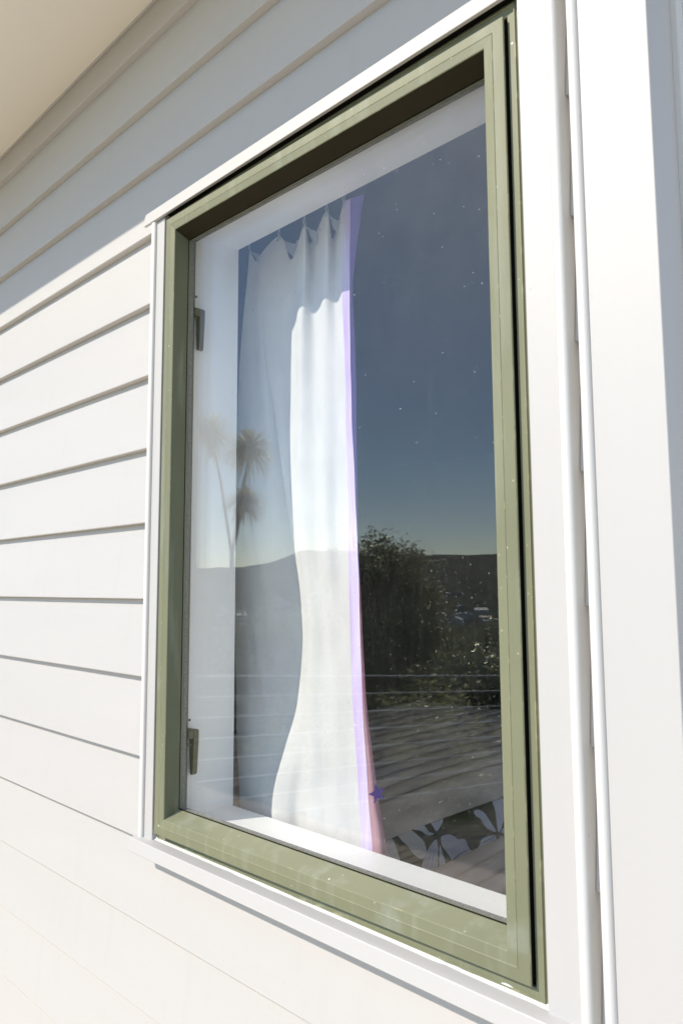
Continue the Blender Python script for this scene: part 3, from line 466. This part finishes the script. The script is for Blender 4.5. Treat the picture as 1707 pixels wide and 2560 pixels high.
# bed
bed = empty('bed', (-1.5, 1.3, H-1.2), 'low bed with dark base just inside the window', 'bed')
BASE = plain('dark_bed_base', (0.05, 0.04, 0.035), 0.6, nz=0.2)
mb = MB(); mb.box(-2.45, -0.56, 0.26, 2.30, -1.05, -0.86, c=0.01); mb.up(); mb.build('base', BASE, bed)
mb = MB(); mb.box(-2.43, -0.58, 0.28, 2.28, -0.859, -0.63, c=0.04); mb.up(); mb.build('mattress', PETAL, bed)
for x in (-2.38, -0.64):
    for y in (0.34, 2.2):
        mb = MB(); mb.tube([(x, y, -1.05), (x, y, -1.199)], 0.03, 12, taper=[1, 0.75]); mb.up(); mb.build('leg', BASE, bed)
def duvz(x, y): return -0.604 + 0.0040*noise.noise(Vector((x*5, y*5, 0))) 
mb = MB(); nx, ny = 60, 60; vs_ = []
for i in range(nx+1):
    for j in range(ny+1):
        x = -2.44 + 1.90*i/nx; y = 0.24 + 2.08*j/ny
        ed = min(i, nx-i, j, ny-j); z = duvz(x, y) - (0.10 if ed == 0 else 0.02 if ed == 1 else 0)
        vs_.append((x, y, z))
mb.add(vs_, [(i*(ny+1)+j, (i+1)*(ny+1)+j, (i+1)*(ny+1)+j+1, i*(ny+1)+j+1) for i in range(nx) for j in range(ny)], 0)
from mathutils.geometry import tessellate_polygon
def smoothpoly(p, n=3):
    p = [Vector(q) for q in p]
    for _ in range(n-1):
        q = []
        for i in range(len(p)):
            a_, b_ = p[i], p[(i+1) % len(p)]; q += [a_.lerp(b_, 0.2), a_.lerp(b_, 0.8)]
        p = q
    return p
def flat(poly, dz, mi):
    P_ = [Vector((q[0], q[1], 0)) for q in poly]; tr = tessellate_polygon([P_]); mb.add([(q.x, q.y, duvz(q.x, q.y)+dz) for q in P_], [tuple(t) for t in tr], mi)
PM = [3, 3, 1, 1, 2, 1, 2, 1, 1, 1, 1, 1]
for p, mi in zip(DATA['pet'], PM): flat(smoothpoly(p), 0.003, mi)
for p in DATA['streak']:
    P_ = [Vector(q) for q in p]; Q = []
    for i, q in enumerate(P_):
        d = (P_[min(i+1, 2)] - P_[max(i-1, 0)]).normalized(); nn = Vector((-d.y, d.x)); Q.append((q+nn*0.0022*(1, 1, .2)[i], q-nn*0.0022*(1, 1, .2)[i]))
    flat([a_ for a_, b_ in Q] + [b_ for a_, b_ in reversed(Q)], 0.0050, 4)
for p in DATA['dark']:
    P_ = [Vector(q) for q in p]; Q = []
    for i, q in enumerate(P_):
        d = (P_[min(i+1, len(P_)-1)] - P_[max(i-1, 0)]).normalized(); nn = Vector((-d.y, d.x)); Q.append((q+nn*0.0009, q-nn*0.0009))
    flat([a_ for a_, b_ in Q] + [b_ for a_, b_ in reversed(Q)], 0.0052, 0)
# more petals further over the duvet, out of the photograph's view
rs = random.Random(5)
for k in range(26):
    cx, cy = rs.uniform(-0.80, -0.60), rs.uniform(0.5, 2.2); t0 = rs.uniform(0, 6.28); L = rs.uniform(0.05, 0.09)
    flat([(cx + math.cos(t0+s)*L*r_, cy + math.sin(t0+s)*L*r_) for s, r_ in ((0, 0.05), (-0.35, .6), (-0.2, 1), (0.2, 1), (0.35, .6))], 0.003, 1+k % 3)
mb.up(); o = mb.build('duvet', [DUVET, PETAL, PETAL2, PETAL3, STREAK], None, False); tag(o, 'dark duvet with large pale lilac petals, showing above the inner sill', 'duvet')
# ribbed throw blanket, ribs running away from the window
def throw(name, x0, x1, y0, y1, zt, pitch, label, seed, round_=0.10):
    nx, ny = 220, 60; vs_ = []
    for i in range(nx+1):
        for j in range(ny+1):
            u, v = i/nx, j/ny; x = x0 + (x1-x0)*u; y = y0 + (y1-y0)*v
            x2 = x + 0.03*noise.noise(Vector((0.3, y*1.6, seed))) + 0.05*(y-y0)**2*0.2
            dx = min(x-x0, x1-x); dy = min(y-y0, y1-y)
            edge = min(1, dx/0.045); edge = math.sqrt(max(0, 1-(1-edge)**2)); edy = min(1, dy/0.05); edy = math.sqrt(max(0, 1-(1-edy)**2))
            z = -0.598 + (zt+0.598)*edge*edy + 0.015*abs(math.sin(math.pi*x/pitch + 1.2*noise.noise(Vector((x*2, y*2, seed)))))**0.6*edge*edy + 0.02*noise.noise(Vector((x*1.5, y*1.5, seed)))*edge*edy
            vs_.append((x2, y, z+H))
    o = mesh(name, vs_, [(i*(ny+1)+j, (i+1)*(ny+1)+j, (i+1)*(ny+1)+j+1, i*(ny+1)+j+1) for i in range(nx) for j in range(ny)], BLANKET, None, None, True)
    tag(o, label, 'blanket'); return o
throw('throw_blanket', -2.20, -1.172, 0.30, 2.05, -0.545, 0.078, 'brown grey ribbed blanket spread across the far side of the bed', 3)
throw('folded_blanket', -0.925, -0.60, 0.30, 0.95, -0.562, 0.05, 'folded piece of brown ribbed blanket lying over the duvet near the window corner', 9)

# ================================================================== outside, seen in the glass
DECK = plain('sunlit_timber_deck', (0.88, 0.72, 0.50), 0.7, nz=0.25, scale=6)
mb = MB()
for k in range(18): mb.box(-6.0, -0.10, -0.06-0.145*k-0.139, -0.06-0.145*k, -0.03, 0.0, c=0.0)
mb.build('deck', DECK)['kind'] = 'structure'
mb = MB(); mb.box(-0.0985, 6.9, -4.4, 7.5, -0.12, -0.004); mb.build('bounce_path', plain('pale_concrete', (0.88, 0.78, 0.63), 0.85, nz=0.12, scale=5))['kind'] = 'structure'  # unseen pale slab added to bounce sunlight onto the house side
def ground_h(x, y):
    r = math.hypot(x+0.8, y); az = math.degrees(math.atan2(x+0.8, -y))
    base = -0.35 - max(0, min(r, 60)-4.5)*0.16 - max(0, min(r, 500)-60)*0.055
    base = max(base, -46.0) + 0.4*noise.noise(Vector((x*0.05, y*0.05, 0)))*min(1, r/20)
    if r > 700:
        pts = [(-180, 2.0), (-75, 1.6), (-58, 1.3), (-50, 1.45), (-47.5, 1.9), (-45.5, 2.75), (-42, 2.6), (-38.5, 2.1), (-37, 1.85), (-35.8, 2.25), (-34, 2.35), (-32.5, 2.25), (-30.5, 2.35), (-27, 2.5), (0, 1.8), (180, 2.0)]
        for (a0, e0), (a1, e1) in zip(pts, pts[1:]):
            if a0 <= az <= a1: el = e0 + (e1-e0)*(az-a0)/(a1-a0); break
        el += 0.10*noise.noise(Vector((az*0.9, 4, 1))) + 0.05*noise.noise(Vector((az*3.1, 9, 1)))
        top = math.tan(math.radians(el))*2600 + H; t = min(1, (r-700)/1900); s = t*t*(3-2*t)
        base = base + (top-base)*s + 22*noise.noise(Vector((x*0.004, y*0.004, 2)))*s*(1-t)
        if r > 2600: base = top - (r-2600)*0.05
    return base
rs_ = [4.2, 6, 8, 11, 15, 20, 28, 38, 50, 70, 100, 150, 220, 320, 450, 600, 750, 900, 1050, 1200, 1400, 1600, 1800, 2000, 2200, 2400, 2600, 2900, 3400, 4200, 9000]
NA = 540; vs_ = [(-0.8, 0.0, -0.4)]
for r in [2.0]+rs_:
    for k in range(NA):
        t = 2*math.pi*k/NA; x = -0.8 + r*math.sin(t); y = -r*math.cos(t); vs_.append((x, y, ground_h(x, y)))
fs_ = [(0, 1+k, 1+(k+1) % NA) for k in range(NA)]
for i in range(len(rs_)):
    for k in range(NA): fs_.append((1+i*NA+k, 1+(i+1)*NA+k, 1+(i+1)*NA+(k+1) % NA, 1+i*NA+(k+1) % NA))
M_, t_, p_ = nodes('bush_and_grass_land'); co_ = obj_co(t_)
c_ = mixc(t_, noise_fac(t_, co_, 0.012, 0.35, 0.65, 8), (0.07, 0.08, 0.05), (0.20, 0.19, 0.14))
c_ = mixc(t_, mul(t_, noise_fac(t_, co_, 0.045, 0.50, 0.66, 8), 0.7), c_, (0.62, 0.57, 0.46))
c_ = mixc(t_, noise_fac(t_, co_, 0.6, 0.4, 0.6, 6), c_, (0.09, 0.10, 0.055)); t_.links.new(c_, p_.inputs['Base Color']); p_.inputs['Roughness'].default_value = 0.95; p_.inputs['Specular IOR Level'].default_value = 0.1
mesh('ground', vs_, fs_, M_, None, None, True)['kind'] = 'structure'

def LEAFM(name, c1, c2, tr=0.62):
    M = cloth(name, c1, tr, col2=c2); t = M.node_tree; out = [n for n in t.nodes if n.type == 'OUTPUT_MATERIAL'][0]; src = out.inputs[0].links[0].from_socket
    g_ = t.nodes.new('ShaderNodeBsdfGlossy'); g_.inputs['Roughness'].default_value = 0.35; g_.inputs[0].default_value = (0.9, 0.95, 0.8, 1)
    mx = t.nodes.new('ShaderNodeMixShader'); mx.inputs[0].default_value = 0.14; t.links.new(src, mx.inputs[1]); t.links.new(g_.outputs[0], mx.inputs[2]); t.links.new(mx.outputs[0], out.inputs[0]); return M
LEAF = LEAFM('tree_leaf', (0.14, 0.15, 0.05), (0.85, 0.78, 0.40)); BARK = plain('grey_bark', (0.12, 0.10, 0.08), 0.9, nz=0.4, scale=8)
FROND = LEAFM('cabbage_tree_leaf', (0.80, 0.74, 0.52), (0.90, 0.82, 0.60)); SHRUBM = LEAFM('shrub_leaf', (0.45, 0.43, 0.14), (0.95, 0.88, 0.45), 0.85)
def leaf_quad(mb, c, s, rnd):
    d = Vector((rnd.gauss(0, 1), rnd.gauss(0, 1), rnd.gauss(0, 1))).normalized(); u = d.cross(Vector((0.3, 0.5, 1))).normalized(); w_ = d*s*0.5; u = u*s*0.28
    mb.add([c-w_, c+u, c+w_, c-u], [(0, 1, 2, 3)])
def tree(name, loc, rad, height, label, group, seed, leaf=0.09, nclump=70, nleaf=110, mat=None, trunk=True, cz=0.62, cat='tree', fl=0.42):
    rnd = random.Random(seed); gz = ground_h(loc[0], loc[1]); root = empty(name, (loc[0], loc[1], gz), label, cat, group)
    mb = MB(); cl = []
    for k in range(nclump):
        while True:
            p = Vector((rnd.uniform(-1, 1), rnd.uniform(-1, 1), rnd.uniform(-1, 1)))
            if 0.25 < p.length < 1: break
        p = p.normalized()*(0.5+0.5*rnd.random()); q = Vector((loc[0]+p.x*rad*(1-0.25*max(0, p.z)), loc[1]+p.y*rad*(1-0.25*max(0, p.z)), gz + height*cz + p.z*height*fl)); cl.append(q); rr = rad*rnd.uniform(0.15, 0.30)
        for j in range(nleaf):
            v = Vector((rnd.gauss(0, 1), rnd.gauss(0, 1), rnd.gauss(0, 0.8)))*rr*0.5; leaf_quad(mb, q+v, leaf*rnd.uniform(0.6, 1.4), rnd)
    mb.build('crown', mat or LEAF, root)
    if trunk:
        mb = MB(); b0 = Vector((loc[0], loc[1], gz-0.2)); top = Vector((loc[0]+0.1, loc[1], gz+height*cz)); mb.tube([b0, b0.lerp(top, .35), b0.lerp(top, .7), top], rad*0.07, 10, taper=[1.3, 1, .8, .4])
        for q in cl[:14]:
            s = b0.lerp(top, rnd.uniform(0.4, 0.95)); mb.tube([s, s.lerp(q, .5)+Vector((0, 0, rad*0.06)), q], rad*0.025, 6, taper=[1, .7, .25])
        mb.build('trunk', BARK, root)
    return root
tree('broadleaf_tree', (-9.95, -11.2), 1.50, 4.45, 'dense round broadleaf tree on the slope below the deck', None, 11, 0.085, 170, 260)
for i, (x, y, r_, h_) in enumerate([(-19, -25, 3.2, 4.0), (-23, -30, 3.6, 4.5), (-15.6, -24, 2.6, 2.6), (-14.5, -17, 2.2, 2.4), (-24, -22, 3.5, 5), (-3.5, -11, 1.6, 1.3), (-28, -45, 5, 7)]):
    tree('hillside_tree', (x, y), r_, h_, ('dark bushy tree further down the slope', 'widest dark tree behind the broadleaf tree', 'low rounded tree halfway down the slope', 'small low bush tree nearest the round broadleaf tree', 'tall dark tree at the far side of the slope', 'low scrubby tree close below the balustrade', 'largest tree far down by the valley floor')[i], 'trees down the slope', 30+i, 0.26, 70, 90)
for i, (x, y, r_, h_) in enumerate([(-3.95, -4.80, 0.62, 1.35), (-4.9, -6.1, 0.7, 1.0), (-2.6, -5.4, 0.6, 0.8), (-5.8, -5.0, 0.8, 1.2)]):
    tree('shrub', (x, y), r_, h_, ('tall olive shrub just beyond the balustrade', 'broad olive shrub further behind the balustrade', 'small olive shrub at the foot of the steps', 'widest olive shrub off the end of the deck')[i], 'shrubs beyond the deck', 50+i, 0.035, 34, 70, SHRUBM, False, 0.55, 'shrub', 0.45)
PALE_BARK = plain('pale_grey_bark', (0.55, 0.50, 0.42), 0.9, nz=0.3, scale=8)
def cabbage_tree(loc, heads, seed, label):
    rnd = random.Random(seed); gz = ground_h(*loc); root = empty('cabbage_tree', (loc[0], loc[1], gz), label, 'tree', 'cabbage trees')
    mt = MB(); base = Vector((loc[0], loc[1], gz-0.2)); fork = Vector((loc[0], loc[1], H+0.6)); mt.tube([base, base.lerp(fork, .5)+Vector((.05, 0, 0)), fork], 0.055, 10, taper=[1.2, 1, .8])
    ml = MB()
    for hx, hy, hz, r_ in heads:
        c = Vector((hx, hy, hz+H)); mt.tube([fork, fork.lerp(c, .5)+Vector((0, 0, .08)), c], 0.03, 8, taper=[1, .8, .6])
        for k in range(240):
            d = Vector((rnd.gauss(0, 1), rnd.gauss(0, 1), rnd.gauss(0.25, 0.8))).normalized(); L = r_*rnd.uniform(.8, 1.1); s = d.cross(Vector((0, 0, 1))).normalized()*0.017
            pts = [c + d*L*t + Vector((0, 0, -0.35*L*t*t*t)) for t in (0.05, 0.4, 0.75, 1.0)]
            ws = [1, 1.2, .8, .05]; vv = []
            for p, w_ in zip(pts, ws): vv += [p-s*w_, p+s*w_]
            ml.add(vv, [(0, 1, 3, 2), (2, 3, 5, 4), (4, 5, 7, 6)])
    mt.build('trunk', PALE_BARK, root); ml.build('crown', FROND, root)
def at(hit, d, s): return (hit[0]+d[0]*s, hit[1]+YO-s, hit[2]+d[2]*s)
p1_ = at((-.954, .766, .232), (-1.178, -1, .293), 8.2); p2_ = at((-.964, .766, .144), (-1.191, -1, .182), 8.2); p3_ = at((-1.06, .764, .273), (-1.31, -1, .35), 7.8)
cabbage_tree((p1_[0]-0.5, p1_[1]), [(p1_[0], p1_[1], p1_[2], .62), (p2_[0], p2_[1], p2_[2], .5), (p3_[0], p3_[1], p3_[2], .62)], 4, 'tall cabbage tree with several spiky heads on the slope')
# unseen outbuilding added on the right to bounce light onto the house side
gar = empty('bounce_garage', (4.0, 4.7, 0), 'unseen white outbuilding added beside the house corner to bounce light', 'bounce_garage')
GW = plain('bounce_garage_paint', (0.82, 0.80, 0.76), 0.6, nz=0.05)
mb = MB()
for k in range(16): mb.ext_x([(1.80, 0.165*k), (1.785, 0.165*k), (1.798, 0.165*k+0.166), (1.80, 0.165*k+0.166)], 0.70, 5.0)
mb.box(0.70, 5.0, 1.8005, 5.2, -0.1, 2.64); mb.v = [(x+1.1, y+1.3, z) for x, y, z in mb.v]; mb.build('wall', GW, gar)
mb = MB(); mb.add([(0.5, 1.5, 2.65), (5.2, 1.5, 2.65), (5.2, 5.4, 2.65), (0.5, 5.4, 2.65), (0.5, 3.45, 3.5), (5.2, 3.45, 3.5)], [(0, 1, 5, 4), (2, 3, 4, 5), (0, 4, 3), (1, 2, 5), (0, 3, 2, 1)]); mb.v = [(x+1.1, y+1.3, z) for x, y, z in mb.v]; mb.build('roof', ROOF, gar)
mb = MB()
for k in range(4): mb.box(1.6, 4.2, 1.755, 1.784, 0.02+0.53*k, 0.02+0.53*k+0.52, c=0.006)
mb.v = [(x+1.1, y+1.3, z) for x, y, z in mb.v]; mb.build('bounce_garage_door', TRIM, gar)
# unseen pale fence added on the right to bounce sunlight onto shaded faces
mb = MB(); random.seed(2)
for k in range(60): mb.box(7.0, 7.02, -4.4+0.2*k, -4.4+0.2*k+0.192, -0.6, 1.75+0.004*random.random())
for z in (0.0, 1.3): mb.box(7.0205, 7.06, -4.4, 4.8, z, z+0.09)
o = mb.build('bounce_fence', plain('bounce_fence_paint', (0.82, 0.77, 0.68), 0.6, nz=0.12)); tag(o, 'pale painted paling fence added out of view to bounce light', 'fence')
# houses of the town in the valley
rt = random.Random(21)
HW = [plain('town_wall_%s' % n_, c, 0.7) for n_, c in (('white', (.75, .74, .7)), ('cream', (.6, .52, .4)), ('grey', (.35, .36, .37)))]
HR = [plain('town_roof_%s' % n_, c, 0.5) for n_, c in (('white', (.8, .8, .8)), ('red', (.3, .12, .08)), ('grey', (.2, .21, .22)))]
def town_house(x, y, L, Wd, hh, wi, ri):
    gz = ground_h(x, y); root = empty('town_house', (x, y, gz), '%s walled house with a %s pitched roof in the town across the valley' % (('white', 'cream', 'grey')[wi], ('white', 'red', 'grey')[ri]), 'house', 'houses in the valley town')
    t = rt.uniform(0, 3.1); cs, sn = math.cos(t), math.sin(t); tr = lambda v: (x + v[0]*cs - v[1]*sn, y + v[0]*sn + v[1]*cs, gz + v[2])
    mb = MB(); mb.box(-L/2, L/2, -Wd/2, Wd/2, -3, hh); mb.v = [tr(v) for v in mb.v]; mb.build('wall', HW[wi], root)
    mb = MB(); o_ = 0.5; rh = Wd*0.22; mb.add([(-L/2-o_, -Wd/2-o_, hh+.02), (L/2+o_, -Wd/2-o_, hh+.02), (L/2+o_, Wd/2+o_, hh+.02), (-L/2-o_, Wd/2+o_, hh+.02), (-L/2-o_, 0, hh+rh), (L/2+o_, 0, hh+rh)], [(0, 1, 5, 4), (2, 3, 4, 5), (0, 4, 3), (1, 2, 5), (0, 3, 2, 1)]); mb.v = [tr(v) for v in mb.v]; mb.build('roof', HR[ri], root)
for k in range(95):
    azr = math.radians(rt.uniform(-52, -27)); r = rt.uniform(500, 1150)
    town_house(-0.8 + r*math.sin(azr), -r*math.cos(azr), rt.uniform(9, 16), rt.uniform(7, 10), rt.uniform(2.6, 5), rt.randrange(3), rt.choice((0, 0, 1, 2, 2, 1)))
for az_, el_, L in ((-32.6, -3.35, 15), (-33.1, -3.4, 11), (-33.5, -3.9, 12), (-31.6, -3.0, 14)):
    r = (H+43)/math.tan(math.radians(-el_))*0.98; azr = math.radians(az_); town_house(-0.8 + r*math.sin(azr), -r*math.cos(azr), L, 11, 6, 0, 0)
# wire rail at the edge of the deck
WIRE = plain('stainless_wire', (0.92, 0.92, 0.90), 0.5, 0.0); POST = plain('steel_post', (0.25, 0.25, 0.25), 0.5, nz=0.2)
rail = empty('wire_balustrade', (-2.8, -3.1, 0), 'wire balustrade with slim steel posts along the deck edge', 'balustrade')
dw = Vector((0.155, -0.985, -0.078)).normalized()
for k in range(8):
    p0 = Vector((-3.14, -2.84, H-0.58-0.112*k)); p0, p1 = p0 - dw*1.6, p0 + dw*3.2; mb = MB(); mb.tube([p0, p1], 0.0048 if k else 0.006, 6); mb.build('wire', WIRE, rail, True)
for s in (-1.5, -0.25, 1.35, 3.1):
    p = Vector((-3.14, -2.84, H-0.58)) + dw*s; mb = MB(); mb.tube([(p.x, p.y, p.z-1.3), (p.x, p.y, p.z+0.012)], 0.014, 10); mb.build('post', POST, rail, True)
